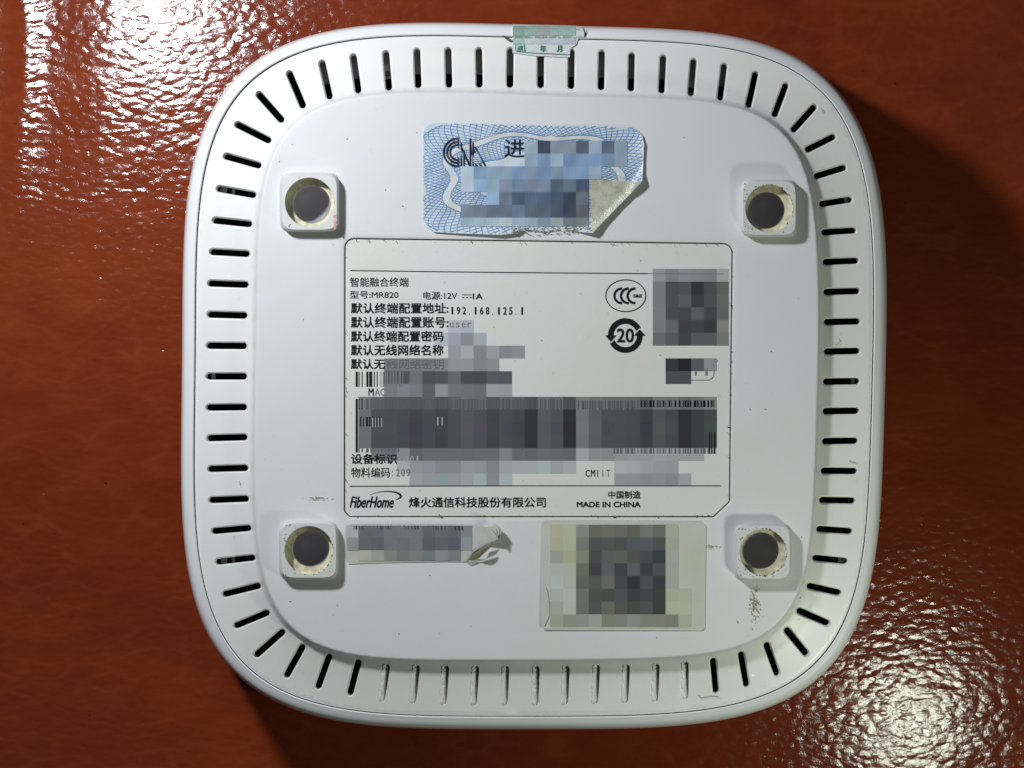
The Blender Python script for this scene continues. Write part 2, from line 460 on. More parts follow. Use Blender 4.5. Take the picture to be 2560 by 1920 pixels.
ZS = ZP - 0.0044                   # height of the seam
def ring(L, Nn, d, z):
    # d: offset in pixels seen from above at this height
    q = off(L, Nn, d); return [P(x, y, z) for x, y in q]
prof = [(-SEAMW + 2.2, ZS - 0.004), (-SEAMW + 2.2, ZS - 0.0002), (-SEAMW + 3.2, ZS + 0.00025), (-SEAMW + 5.5, ZS + 0.0004), (-26, ZS + 0.0003),
        (-19, ZS + 0.0001), (-11, ZS - 0.0002), (-6, ZS - 0.0007), (-3, ZS - 0.0014), (-1.0, ZS - 0.0027), (-0.1, ZS - 0.0050), (-1, ZS - 0.016),
        (-3, ZS - 0.024), (-8, ZS - 0.032), (-18, ZS - 0.0375), (-36, ZS - 0.0405), (-60, ZS - 0.0418)]
shell = loft('top_shell', [ring(SIL, NS, d, z) for d, z in prof], M['shell'], router, close_last=True, angle=60)
# dark gap of the seam and, seen through the slots, what is inside
loft('seam_gap', [ring(SEAM, NS, -3.0, ZS - 0.0013), ring(SEAM, NS, 3.0, ZS - 0.0013)], M['seam'], router)
inn = off(SIL, NS, -44)
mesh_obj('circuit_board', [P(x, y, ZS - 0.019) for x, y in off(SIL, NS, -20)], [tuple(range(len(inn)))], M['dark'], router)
# pale inner ledge under the upper row of slots
lo = [];
for i, (x, y) in enumerate(SIL):
    if y < 400 and 760 < x < 1905: lo.append(i)
lo.sort(key=lambda i: SIL[i][0])
A = [P(*(SIL[i] - NS[i] * 40), ZS - 0.004) for i in lo]; B = [P(*(SIL[i] - NS[i] * 128), ZS - 0.0046) for i in lo]
C_ = [P(*(SIL[i] - NS[i] * 130), ZS - 0.012) for i in lo]
n = len(lo); F = []
for i in range(n - 1):
    F.append((i, i + 1, n + i + 1, n + i)); F.append((n + i, n + i + 1, 2 * n + i + 1, 2 * n + i))
mesh_obj('inner_ledge', A + B + C_, F, M['inner'], router, smooth=True, angle=40)
def box_pts(cx, cy, hx, hy, ang, z0, z1):
    c, s = math.cos(ang), math.sin(ang); v = []
    for z in (z0, z1):
        for dx, dy in ((-hx, -hy), (hx, -hy), (hx, hy), (-hx, hy)):
            v.append(P(cx + dx * c - dy * s, cy + dx * s + dy * c, z))
    return v, [(0, 1, 2, 3), (7, 6, 5, 4), (0, 4, 5, 1), (1, 5, 6, 2), (2, 6, 7, 3), (3, 7, 4, 0)]
for k, (sx, sy, ang, l1) in enumerate([(968,170,80,1),(1731,212,98,1),(560,474,10,1),(534,941,0,0),(560,1403,-6,1),(2115,500,-8,0),(2132,953,0,0),(2103,1402,6,1)]):
    a = R(ang); u = (math.cos(a), math.sin(a))
    v, f = box_pts(sx, sy, 4.5 if not l1 else 8, 14, a, ZS - 0.011, ZS - 0.0032)
    if l1:
        v2, f2 = box_pts(sx + u[0] * 24, sy + u[1] * 24, 4, 14, a, ZS - 0.011, ZS - 0.0034)
        f = f + [tuple(i + 8 for i in q) for q in f2]; v = v + v2
    mesh_obj('snap_clip', v, f, M['inner'], router)

# feet: rounded square pads with a hole, a ledge with old glue and a deep screw boss
HP = 0.0029
def rsq(cx, cy, h, r, z, n=64):
    out = []
    for k in range(n):
        t = 2 * math.pi * (k + 0.5) / n; e = 6.5
        q = (abs(math.cos(t)) ** e + abs(math.sin(t)) ** e) ** (-1 / e)
        out.append(P(cx + h * q * math.cos(t), cy + h * q * math.sin(t), z))
    return out
def circ(cx, cy, r, z, n=64):
    return [P(cx + r * math.cos(2 * math.pi * (k + 0.5) / n), cy + r * math.sin(2 * math.pi * (k + 0.5) / n), z) for k in range(n)]
for fi, (fx, fy, hw, ro, ri) in enumerate(FEET):
    # traced at the height of the pad's top: bring to its place on the plateau
    zt = ZP + HP
    org = P(fx, fy, zt); org.z = ZP
    rings = [rsq(fx, fy, hw * 1.07, 0, ZP - 0.0004), rsq(fx, fy, hw * 1.055, 0, ZP + 0.00005), rsq(fx, fy, hw * 1.035, 0, ZP + 0.0004), rsq(fx, fy, hw * 1.015, 0, zt - 0.0007),
             rsq(fx, fy, hw * 0.995, 0, zt - 0.00025), rsq(fx, fy, hw * 0.955, 0, zt), circ(fx, fy, ro + 1.4, zt), circ(fx, fy, ro, zt - 0.00015), circ(fx, fy, ro - 0.5, zt - 0.0033)]
    foot = loft('foot', rings, M['foot'], router, origin=org, angle=35)
    gx, gy = fx + (1280 - fx) * 0.011, fy + (960 - fy) * 0.011
    r2 = [circ(fx, fy, ro - 0.3, zt - 0.0032), circ(gx, gy, ri + 1, zt - 0.0032), circ(gx, gy, ri, zt - 0.0034), circ(gx, gy, ri - 0.5, zt - 0.0042)]
    loft('glue_ring', r2, M['glue'], foot, origin=org, angle=35)
    r3 = [circ(gx, gy, ri - 0.3, zt - 0.0038), circ(gx, gy, ri - 1.5, zt - 0.0068), circ(gx, gy, ri - 5, zt - 0.0090), circ(gx, gy, ri - 12, zt - 0.0104), circ(gx, gy, ri - 24, zt - 0.0112), circ(gx, gy, 4, zt - 0.0116)]
    loft('screw_boss', r3, M['tube'], foot, close_last=True, origin=org, angle=80)

# ------------------------------------------------------------------ print helpers
def ribbon(poly, w, zf, closed=False):
    poly = np.asarray(poly, float)
    if closed: t = np.roll(poly, -1, 0) - np.roll(poly, 1, 0)
    else: t = np.gradient(poly, axis=0)
    t /= np.maximum(np.hypot(*t.T), 1e-9)[:, None]; nn = np.stack([-t[:, 1], t[:, 0]], 1)
    w = np.asarray(w, float); w = w if w.ndim else np.full(len(poly), float(w))
    a = poly + nn * w[:, None] / 2; b_ = poly - nn * w[:, None] / 2
    V = [P(x, y, zf(x, y)) for x, y in a] + [P(x, y, zf(x, y)) for x, y in b_]
    n = len(poly); F = []
    for i in range(n if closed else n - 1):
        j = (i + 1) % n; F.append((i, j, n + j, n + i))
    return V, F
def merge(parts):
    V = []; F = []
    for v, f in parts:
        s = len(V); V += list(v); F += [tuple(i + s for i in q) for q in f]
    return V, F
def rect(x0, y0, x1, y1, z):
    return [P(x0, y0, z), P(x0, y1, z), P(x1, y1, z), P(x1, y0, z)], [(0, 1, 2, 3)]
_cache = {}
def glyphs(text, offset=0.0, shear=0.0):
    key = (text, offset, shear)
    if key in _cache: return _cache[key]
    cu = bpy.data.curves.new('t', 'FONT'); cu.body = text; cu.offset = offset; cu.shear = shear; cu.resolution_u = 3
    o = bpy.data.objects.new('t', cu); COL.objects.link(o)
    dg = bpy.context.evaluated_depsgraph_get(); dg.update()
    me = bpy.data.meshes.new_from_object(o.evaluated_get(dg))
    v = np.array([tuple(p.co)[:2] for p in me.vertices]).reshape(-1, 2); f = [tuple(p.vertices) for p in me.polygons]
    bpy.data.objects.remove(o); bpy.data.curves.remove(cu); bpy.data.meshes.remove(me)
    _cache[key] = (v, f); return v, f
def text_geo(text, box, z, offset=0.0, shear=0.0, skew=0.0):
    # offset: weight; heavier print is laid down as slightly displaced passes
    v, f = glyphs(text, 0.0, shear)
    w = offset * 62.0 * 0.55
    x0, y0, x1, y1 = box; lo_, hi = v.min(0), v.max(0); x0 += w / 2; x1 -= w / 2; y0 += w / 2; y1 -= w / 2
    u = (v - lo_) / np.maximum(hi - lo_, 1e-6)
    outs = []
    sh = [(0, 0)] if w < 0.15 else [(-.5, -.5), (.5, -.5), (-.5, .5), (.5, .5), (0, 0)]
    for k, (sx, sy) in enumerate(sh):
        outs.append(([P(x0 + a * (x1 - x0) + sx * w, y1 - b_ * (y1 - y0) + a * skew + sy * w, z + k * 1.2e-6) for a, b_ in u], f))
    return merge(outs)
def mono_geo(text, x0, pitch, y0, y1, z, offset=0.0, skew=0.0, wfrac=0.62):
    parts = []
    for i, ch in enumerate(text):
        if ch == ' ': continue
        xx = x0 + i * pitch; yy = skew * i / max(1, len(text) - 1)
        if ch == '.': bx = (xx + pitch * 0.1, y1 - 2.6 + yy, xx + pitch * 0.1 + 2.6, y1 + yy)
        elif ch == '1': bx = (xx + pitch * 0.1, y0 + yy, xx + pitch * 0.42, y1 + yy)
        elif ch == 'I': bx = (xx + pitch * 0.22, y0 + yy, xx + pitch * 0.38, y1 + yy)
        else: bx = (xx, y0 + yy, xx + pitch * wfrac, y1 + yy)
        parts.append(text_geo(ch, bx, z, offset))
    return merge(parts)
def part(name, geo, mat, parent, **kw):
    o = mesh_obj(name, geo[0], geo[1], mat, parent, **kw); return o
def patches(name, rows, parent, zf, clip=None, gain=1.0, cell=32, sub=1):
    V = []; F = []; Cc = []
    for row, cells in rows:
        for cx, c in cells:
            if isinstance(c, int): c = (c, c + 2, c + 3)
            st = cell // sub
            for i in range(sub):
                for j in range(sub):
                    x0, y0 = cx + i * st, row * cell + j * st; x1, y1 = x0 + st, y0 + st
                    if clip:
                        x0 = max(x0, clip[0]); y0 = max(y0, clip[1]); x1 = min(x1, clip[2]); y1 = min(y1, clip[3])
                    if x1 <= x0 or y1 <= y0: continue
                    s = len(V)
                    for x, y in ((x0, y0), (x0, y1), (x1, y1), (x1, y0)): V.append(P(x, y, zf(x, y)))
                    F.append((s, s + 1, s + 2, s + 3))
                    Cc.append(tuple(min(0.8, v * gain) for v in srgb(c)[:3]) + (1,))
    o = mesh_obj(name, V, F, M['patch'], parent)
    ca = o.data.color_attributes.new('print', 'FLOAT_COLOR', 'CORNER')
    for p in o.data.polygons:
        for li in p.loop_indices: ca.data[li].color = Cc[p.index]
    return o

# ------------------------------------------------------------------ big information label in its recess
ZL = ZP - 0.00035
grime = part('grime_line', ribbon(inset(LABEL, -0.2), 4.6, lambda x, y: ZL - 0.00012, True), M['grime'], router)
lab_poly = inset(LABEL, -2.2)
v = [P(x, y, ZL) for x, y in lab_poly] + [P(x, y, ZL - 0.0002) for x, y in lab_poly]
nL = len(lab_poly)
order = tuple(range(nL)) 
info = mesh_obj('information_label', v, [tuple(reversed(order))] + [(i, (i + 1) % nL, nL + (i + 1) % nL, nL + i) for i in range(nL)], M['label'], router)
Z1 = ZL + 0.00003; Z2 = ZL + 0.00005; Z3 = ZL + 0.00007
GAIN = 1.28
rows = [
 (25, [(1120,(172,176,180)),(1152,(166,170,175))]),
 (26, [(1088,(172,175,180)),(1120,(150,154,160)),(1152,(132,136,140)),(1184,(158,163,168))]),
 (27, [(1120,(142,147,150)),(1152,(158,163,166)),(1184,(125,129,133)),(1216,(148,152,156)),(1248,(128,133,137)),(1280,(135,142,141))]),
 (28, [(960,112),(992,115),(1024,118),(1056,119),(1088,125),(1120,141),(1152,142),(1184,128),(1216,136)]),
 (29, [(960,88),(992,80),(1024,(108,108,113)),(1056,76),(1088,80),(1120,100),(1152,(74,75,80)),(1184,(72,74,79)),(1216,(88,88,94)),(1248,(86,86,91))]),
 (30, [(960,118),(992,(125,126,130)),(1024,(118,118,122)),(1056,92),(1088,138),(1120,112),(1152,110),(1184,106),(1216,152),(1248,148)]),
 (31, [(896,112),(928,92),(960,84),(992,86),(1024,82),(1056,92),(1088,80),(1120,96),(1152,106),(1184,102),(1216,86),(1248,98),(1280,95),(1312,76),
       (1344,108),(1376,104),(1408,78),(1440,120),(1472,112),(1504,108),(1536,108),(1568,107),(1600,96),(1632,118),(1664,116),(1696,108),(1728,115),(1760,130)]),
]
mid = [(896,105),(928,(74,75,79)),(960,(74,75,80)),(992,(72,73,78)),(1024,(64,65,70)),(1056,(72,73,78)),(1088,(64,65,69)),(1120,(76,77,80)),
       (1152,(84,85,90)),(1184,(78,79,84)),(1216,(66,67,71)),(1248,(76,77,82)),(1280,(70,70,75)),(1312,(52,53,57)),(1344,(90,90,95)),(1376,(80,81,86)),
       (1408,(48,49,54)),(1440,(114,118,122)),(1472,(92,97,101)),(1504,(76,82,85)),(1536,(78,80,84)),(1568,(76,77,82)),(1600,(64,65,70)),(1632,(84,85,90)),
       (1664,(72,75,80)),(1696,(48,49,54)),(1728,(64,65,70)),(1760,(72,77,78))]
midrows = [(32, mid), (33, [(x, tuple(max(0, v + random.randint(-3, 3)) for v in (c if not isinstance(c, int) else (c, c + 3, c + 6)))) for x, c in mid]), (34, mid)]
rows += [
 (35, [(928,112),(960,(112,112,120)),(992,135),(1024,98),(1056,105),(1088,105),(1120,105),(1152,104),(1184,106),(1216,106),(1248,128),(1280,104),
       (1312,100),(1344,108),(1376,104),(1408,102),(1440,160),(1472,(142,143,146)),(1504,138),(1536,150),(1568,156),(1600,154),(1632,160),(1664,158),(1696,156),(1728,158)]),
 (36, [(992,165),(1024,146),(1056,(142,144,150)),(1088,134),(1120,136),(1152,150),(1184,148),(1216,132),(1248,160),(1280,166),(1312,166),(1344,(166,178,176)),
       (1376,158),(1408,166),(1536,174),(1568,170),(1600,160),(1632,155),(1664,153)]),
 (37, [(1024,155),(1056,150),(1088,(144,154,154)),(1120,150),(1152,158),(1184,(164,172,172)),(1216,138),(1248,(166,174,174)),(1536,148),(1568,148),(1600,142),(1632,144),(1664,138),(1696,158)]),
 (21, [(1632,(145,147,152)),(1664,128),(1696,(138,140,145)),(1728,135),(1760,128),(1792,(160,162,158))]),
 (22, [(1632,122),(1664,(76,80,86)),(1696,(84,84,90)),(1728,(54,54,59)),(1760,(76,80,83)),(1792,(98,101,94))]),
 (23, [(1632,122),(1664,(78,81,87)),(1696,(92,94,100)),(1728,(64,64,69)),(1760,(80,81,86)),(1792,(102,106,99))]),
 (24, [(1632,126),(1664,(78,78,83)),(1696,(74,74,79)),(1728,(92,95,101)),(1760,(72,72,77)),(1792,(100,104,100))]),
 (25, [(1632,122),(1664,(100,105,107)),(1696,(66,66,71)),(1728,(70,70,75)),(1760,(60,60,65)),(1792,(130,131,122))]),
 (26, [(1632,106),(1664,90),(1696,(68,72,74)),(1728,90),(1760,92),(1792,(118,121,114))]),
 (28, [(1664,(54,58,60)),(1696,(38,38,43)),(1728,90),(1760,(140,144,143))]),
 (29, [(1664,(80,80,86)),(1696,(80,80,86))]),
]
patches('grey_print', rows, info, lambda x, y: Z1, clip=(864, 600, 1822, 1290), gain=GAIN)
patches('grey_print', midrows, info, lambda x, y: Z3, clip=(864, 600, 1822, 1290), gain=GAIN)
def T(name, geo, mat=None): return part(name, geo, mat or M['ink'], info)
T('printed_text', text_geo('智能融合终端', (875, 693.5, 1021.5, 717), Z2, 0.014))
T('printed_text', text_geo('型号:MR820', (875, 727, 996, 746.5), Z2, 0.014))
dc = merge([rect(1155, 736.2, 1180, 738, Z2)] + [rect(1155 + k * 9.3, 742.8, 1161.5 + k * 9.3, 744.8, Z2) for k in range(3)])
T('printed_text', merge([text_geo('电源:12V', (1058, 729, 1143, 749), Z2, 0.014), dc, text_geo('1A', (1182, 733.5, 1206.7, 748.5), Z2, 0.03)]))
BO = 0.036
T('printed_text', merge([text_geo('默认终端配置地址:', (877, 757, 1121, 784), Z2, BO), mono_geo('192.168.125.1', 1127, 14.55, 767, 786, Z2, 0.026, 1.0)]))
T('printed_text', text_geo('默认终端配置账号:', (877, 791.5, 1121, 820), Z2, BO))
T('printed_text', mono_geo('user', 1125, 14.6, 806, 819, Z2, 0.01), M['greyink'])
T('printed_text', text_geo('默认终端配置密码', (877, 827, 1109, 854.5), Z2, BO))
T('printed_text', text_geo('默认无线网络名称', (877, 861.5, 1109, 889), Z2, BO))
T('printed_text', text_geo('默认无', (877, 897, 962, 923), Z2, BO))
T('printed_text', text_geo('线网络密钥', (968, 898, 1109, 923), Z2, 0.0), flat('worn_grey_ink', (0.12, 0.125, 0.135)))
bars = [(208,232),(240,250),(272,283),(322,345),(352,385),(402,412),(433,443)]
geo = merge([rect(840 + a / 4.254, 929, 840 + b_ / 4.254, 967, Z2) for a, b_ in bars])
T('barcode', geo)
geo = []
x = 951.0
while x < 1010:
    w = random.choice((2, 2, 3, 5)); geo.append(rect(x, 929, x + w, 967, Z2)); x += w + random.choice((2.5, 4, 5))
T('barcode', merge(geo), M['greyink'])
T('printed_text', text_geo('M', (921, 971, 934.5, 989.5), Z2, 0.03))
T('printed_text', text_geo('AC', (937, 971, 963, 989.5), Z2, 0.01), M['greyink'])
dark = [(208,232),(240,250),(272,283)]
geo = [rect(840 + a / 4.254, 997, 840 + b_ / 4.254, 1131, Z2) for a, b_ in dark]
T('barcode', merge(geo))
geo = []; x = 915.0
while x < 1785:
    w = random.choice((1.8, 2.2, 4, 4.5, 6.5))
    y1 = 1131 if x < 1440 else 1134.5; y0 = 998 if x < 1440 else 1001
    geo.append((x, w, y0, y1)); x += w + random.choice((2, 2.6, 4.2, 6))
T('barcode', merge([rect(x, a, x + w, 1023, Z2) for x, w, a, b_ in geo if x < 1600]), flat('dim_bar_ink', (0.11, 0.115, 0.125)))
T('barcode', merge([rect(x, a, x + w, 1018, Z2) for x, w, a, b_ in geo if x >= 1600]))
dim2 = flat('dim_bar_ink', (0.15, 0.15, 0.165))
T('barcode', merge([rect(x, 1121, x + w, b_, Z2) for x, w, a, b_ in geo if x < 1000]), dim2)
T('barcode', merge([rect(x, 1121, x + w, b_, Z2) for x, w, a, b_ in geo if x > 1530]), dim2)
geo = [rect(1785 - d, 1080, 1785 - d + w, 1134.5, Z3 + 0.00002) for d, w in ((0, 3.6), (6.5, 2), (13, 3))]
T('barcode', merge(geo))
geo = [rect(900 + i * 7.5, 1042, 900 + i * 7.5 + w, 1066, Z3 + 0.00002) for i, w in enumerate((3, 2, 5, 4, 2, 5, 5, 3))]
T('barcode', merge(geo))
geo = [rect(930.5 + 7.5 * i, 1044, 932.5 + 7.5 * i, 1068, Z3 + 0.00003) for i in range(4)] + [rect(1093, 1042, 1096, 1064, Z3 + 0.00003), rect(1104, 1042, 1106.5, 1064, Z3 + 0.00003)]
T('barcode_gap', merge(geo), flat('pale_gap_ink', (0.45, 0.46, 0.47)))
T('printed_text', text_geo('设备标识', (877.6, 1134.5, 993, 1160), Z2, BO))
T('printed_text', mono_geo('001', 1011, 14.4, 1140, 1155.5, Z2, 0.006), M['paleink'])
T('printed_text', text_geo('物料编码', (877.6, 1168.6, 975, 1194), Z2, 0.010))
T('printed_text', mono_geo(':209', 978, 12.4, 1172.5, 1191, Z2, 0.0, wfrac=0.72) if False else merge([rect(980, 1178, 982.5, 1180.5, Z2), rect(980, 1188, 982.5, 1190.5, Z2)]))
T('printed_text', mono_geo('209', 990, 12.9, 1172.5, 1191, Z2, 0.006, wfrac=0.72), M['greyink'])
T('printed_text', mono_geo('CMI', 1464, 13.0, 1174.5, 1192, Z2, 0.014, wfrac=0.82))
T('printed_text', mono_geo('IT', 1503, 13.0, 1174.5, 1192, Z2, 0.006, wfrac=0.72), M['greyink'])
T('printed_rule', ribbon([(875.7, 676.4), (1100, 679.3), (1350, 682), (1620, 684)], 2.4, lambda x, y: Z2))
T('printed_rule', ribbon([(1620, 684), (1700, 684.6), (1809, 685.2)], 1.8, lambda x, y: Z2), M['greyink'])
T('printed_rule', ribbon([(874, 1215.6), (1300, 1214.5), (1803, 1214.8)], 2.3, lambda x, y: Z2))
T('maker_name', text_geo('FiberHome', (874, 1241, 985, 1269.7), Z2, 0.040, 0.35))
sw = [(925,1237.5),(938,1232.5),(952,1229.4),(966,1228.2),(980,1229),(992,1231.6),(1000,1236),(1002.5,1240),(1000.5,1244),(995,1247.3),(988.5,1249.8)]
T('swoosh', ribbon(sw, [0.8,1.3,1.8,2.4,3.0,4.0,5.4,6.2,5.0,2.8,0.8], lambda x, y: Z2))
T('printed_text', text_geo('烽火通信科技股份有限公司', (1022, 1242.6, 1364.5, 1269), Z2, 0.030))
T('printed_text', text_geo('中国制造', (1521, 1227.4, 1601.4, 1246.6), Z2, 0.024))
T('printed_text', text_geo('MADE IN CHINA', (1441.8, 1254, 1601.4, 1268.5), Z2, 0.036))
def arc(cx, cy, rx, ry, a0, a1, n=40):
    return [(cx + rx * math.cos(R(a0 + (a1 - a0) * k / n)), cy + ry * math.sin(R(a0 + (a1 - a0) * k / n))) for k in range(n + 1)]
ell = ribbon(arc(1564.5, 739.4, 50.5, 40, 0, 354, 64)[:-1], 2.5, lambda x, y: Z2, True)
ell = ribbon([(1564.5 + 50 * math.cos(2 * math.pi * k / 64), 739.4 + 39.8 * math.sin(2 * math.pi * k / 64)) for k in range(64)], 2.6, lambda x, y: Z2, True)
cs = [ribbon(arc(cx, 739.6, 18.2, 18.2, 86, 274, 24), 6.4, lambda x, y, k=k: Z2 + 0.000004 * k) for k, cx in enumerate((1574.6 - 0.0 - 0.0 - 0.0 - 0 + 0 - 0 - 0 - 0 - 0 - 0 - 0, 0, 0)) if cx]
cs = [ribbon(arc(cx, 739.6, 18.2, 18.2, 86, 274, 24), 6.2, lambda x, y, k=k: Z2 + 0.000004 * k) for k, cx in enumerate((1554.3, 1570.8, 1587.3))]
T('safety_mark', merge([ell] + cs + [text_geo('S&E', (1583, 735.6, 1605, 744), Z2 + 0.00001, 0.03)]))
cx, cy = 1563.3, 838.8
top = ribbon(arc(cx, cy, 36.3, 36.3, 178, 335, 40), 14.4, lambda x, y: Z2)
bot = ribbon(arc(cx, cy, 36.3, 36.3, -2, 155, 40), 14.4, lambda x, y: Z2)
ah = ([P(1599.7, 823.6, Z2 + .000004), P(1585, 839.5, Z2 + .000004), P(1614.5, 839.5, Z2 + .000004)], [(0, 1, 2)])
ah2 = ([P(1526.9, 854.4, Z2 + .000004), P(1541.6, 838.4, Z2 + .000004), P(1512.4, 838.4, Z2 + .000004)], [(0, 1, 2)])
T('recycling_mark', merge([top, bot, ah, ah2, text_geo('20', (1542, 821, 1585, 856.5), Z2 + 0.00001, 0.05)]))
gap = merge([ribbon([(1587, 834), (1599.7, 820.4), (1613, 834)], 1.8, lambda x, y: Z2 + .00001), ribbon([(1514, 844), (1526.9, 857.6), (1540, 844)], 1.8, lambda x, y: Z2 + .00001)])
T('mark_gap', gap, M['label'])
wf = [(1728, 950.5), (1768, 950.5)] + arc(1768, 934, 17, 16.5, 90, 0, 10) + [(1785, 915), (1783, 909)]
T('wireless_mark', merge([ribbon(wf, 2.0, lambda x, y: Z2), rect(1763, 922, 1769, 939, Z2), rect(1737, 929, 1742, 939, Z2),
   ribbon([(1789.4 + 4.3 * math.cos(k * math.pi / 8), 901.5 + 4.3 * math.sin(k * math.pi / 8)) for k in range(16)], 1.3, lambda x, y: Z2, True)]), M['greyink'])

# ------------------------------------------------------------------ thin stickers
def sheet(name, poly, mat, parent, zf, thick=0.00012, step=9):
    poly = np.asarray(poly, float); pts = [tuple(p) for p in poly]
    edges = [(i, (i + 1) % len(pts)) for i in range(len(pts))]
    lo_, hi = poly.min(0), poly.max(0)
    g = np.array([(x + random.uniform(-2, 2), y + random.uniform(-2, 2)) for x in np.arange(lo_[0] + step, hi[0], step) for y in np.arange(lo_[1] + step, hi[1], step)])
    if len(g):
        g = g[inside(g, poly)]; g = g[dist_poly(g, poly) > 3] if len(g) else g
        pts += [tuple(p) for p in g]
    vo, eo, fo, _, _, _ = delaunay_2d_cdt([Vector(p) for p in pts], edges, [], 1, 1e-4)
    V = [P(v.x, v.y, zf(v.x, v.y)) for v in vo]; F = []
    cnt = {}
    for f in fo:
        f = tuple(f); a, b_, c = V[f[0]], V[f[1]], V[f[2]]
        if (b_ - a).cross(c - a).z < 0: f = tuple(reversed(f))
        F.append(f)
        for i in range(len(f)): cnt[(f[i], f[(i + 1) % len(f)])] = 1
    n = len(V); W = V + [Vector((v.x, v.y, v.z - thick)) for v in V]
    G = F + [tuple(i + n for i in reversed(f)) for f in F]
    for (a, b_) in cnt:
        if (b_, a) not in cnt: G.append((b_, a, a + n, b_ + n))
    return mesh_obj(name, W, G, mat, parent, smooth=True, angle=40)

def Z5(x, y): return 1040 + x / 3.687, 290 + y / 3.687
sec_poly = [Z5(*p) for p in [(64,900),(62,560),(66,170),(80,112),(112,80),(160,66),(620,68),(1100,80),(1600,88),(1980,98),(2040,125),(2085,180),(2102,260),
   (2096,400),(2090,520),(2085,600),(1960,728),(1800,895),(1625,1078),(1500,1068),(1400,1052),(1300,1046),(1190,1062),(1090,1052),(1000,1046),
   (930,1082),(780,1096),(500,1086),(300,1078),(165,1068),(95,1020),(70,970)]]
def zsec(x, y):
    # the lower edge and the lower right corner stand off the plastic
    base = ZP + 0.00016
    b1 = max(0.0, (y - 535) / 48.0); lift = 0.0010 * b1 * b1 * (0.75 + 0.25 * math.sin(x * 0.021))
    dd = ((x - 1604) * (583 - 453) - (y - 453) * (1480 - 1604)) / math.hypot(130, 124)   # distance to the fold
    b2 = max(0.0, 1 + dd / 26.0) if dd < 0 else 1.0
    lift += 0.0011 * b2 * b2
    if x > 1560: lift += 0.0006 * ((x - 1560) / 50.0) ** 2
    lift += 0.00005 * math.sin(x * 0.11 + y * 0.07) + 0.00004 * math.sin(x * 0.045 - y * 0.13)
    if y > 560: lift += 0.00022 * (y - 560) / 25 * math.sin(x * 0.33) * (1 if x > 1280 else 0.3)
    return base + lift
sec = sheet('security_sticker', sec_poly, M['security'], router, zsec, 0.00012, 8)
sp = np.array(sec_poly)
def zup(k): return lambda x, y: zsec(x, y) + k
# guilloche net
scx, scy, sa, sb = 1333.0, 447.0, 271.0, 137.0
def sloop(t, k, amp=0.0, m=0, ph=0.0):
    e = 3.2
    q = (abs(math.cos(t)) ** e + abs(math.sin(t)) ** e) ** (-1 / e)
    kk = k + amp * math.cos(m * t + ph)
    return scx + sa * kk * q * math.cos(t), scy + sb * kk * q * math.sin(t)
def net(k0, k1, a0, a1, m0, wav, count, width, zoff):
    parts = []
    for k in range(count):
        cur = []
        for i in range(721):
            t = 2 * math.pi * i / 720
            p0 = np.array(sloop(t, k0, a0, m0)); p1 = np.array(sloop(t, k1, a1, m0))
            w = 0.5 + 0.5 * math.sin(wav * t + 2 * math.pi * k / count)
            cur.append(p0 + (p1 - p0) * w)
        cur = np.array(cur); ok = inside(cur, sp) & (dist_poly(cur, sp) > 1.2)
        i = 0
        while i < len(cur):
            if ok[i]:
                j = i
                while j < len(cur) and ok[j]: j += 1
                if j - i > 2: parts.append(ribbon(cur[i:j], width, zup(zoff)))
                i = j
            else: i += 1
    return parts
band = ribbon([sloop(2 * math.pi * i / 240, 0.775, 0.045, 7, 1.0) for i in range(240)], 14.0, zup(0.00002), True)
part('cream_band', band, M['band'], sec)
G1 = net(0.81, 1.14, 0.045, 0.0, 7, 9, 12, 1.7, 0.00003)
G2 = net(0.46, 0.735, 0.05, 0.045, 7, 8, 11, 1.6, 0.00003)
part('guilloche_print', merge(G1 + G2), M['blueink'], sec)
srows = [
 (11, [(1312,(148,165,178)),(1344,(62,70,88)),(1376,(128,140,152)),(1408,(130,138,150)),(1440,(88,96,112)),(1472,(146,165,180)),(1504,(92,105,122)),(1536,(138,152,166))]),
 (12, [(1312,(138,155,172)),(1344,(118,140,166)),(1376,(148,168,182)),(1408,(112,136,168)),(1440,(125,145,172)),(1472,(128,152,188)),(1504,(118,138,158)),(1536,(138,154,170))]),
 (13, [(1152,(170,184,194)),(1184,(118,145,168)),(1216,(132,155,172)),(1248,(132,150,165)),(1280,(120,142,172)),(1312,(125,138,155)),(1344,(112,138,165)),(1376,(122,140,158)),(1408,(125,150,178)),(1440,(125,150,182)),(1472,(150,165,180))]),
 (14, [(1152,(172,186,196)),(1184,(135,162,188)),(1216,(135,158,175)),(1248,(128,138,155)),(1280,(106,126,152)),(1312,(118,128,146)),(1344,(118,130,150)),(1376,(84,98,112)),(1408,(96,110,128)),(1440,(76,86,108))]),
 (15, [(1216,(140,165,190)),(1248,(104,115,132)),(1280,(76,88,106)),(1312,(84,100,122)),(1344,(80,98,120)),(1376,(70,84,102)),(1408,(60,70,86)),(1440,(98,108,116))]),
 (16, [(1152,(116,126,138)),(1184,(108,116,130)),(1216,(98,108,125)),(1248,(96,106,124)),(1280,(104,118,138)),(1312,(88,100,110)),(1344,(86,98,112)),(1376,(74,86,102)),(1408,(60,70,84)),(1440,(94,98,102))]),
 (17, [(1152,(145,162,178)),(1184,(145,165,180)),(1216,(155,172,182)),(1248,(170,180,182)),(1280,(148,165,180)),(1312,(145,160,172)),(1344,(120,138,152)),(1376,(150,158,160)),(1408,(110,115,122)),(1440,(118,125,125))]),
]
patches('blue_grey_print', srows, sec, zup(0.00011), clip=(1060, 300, 1600, 566), gain=1.2, sub=4)
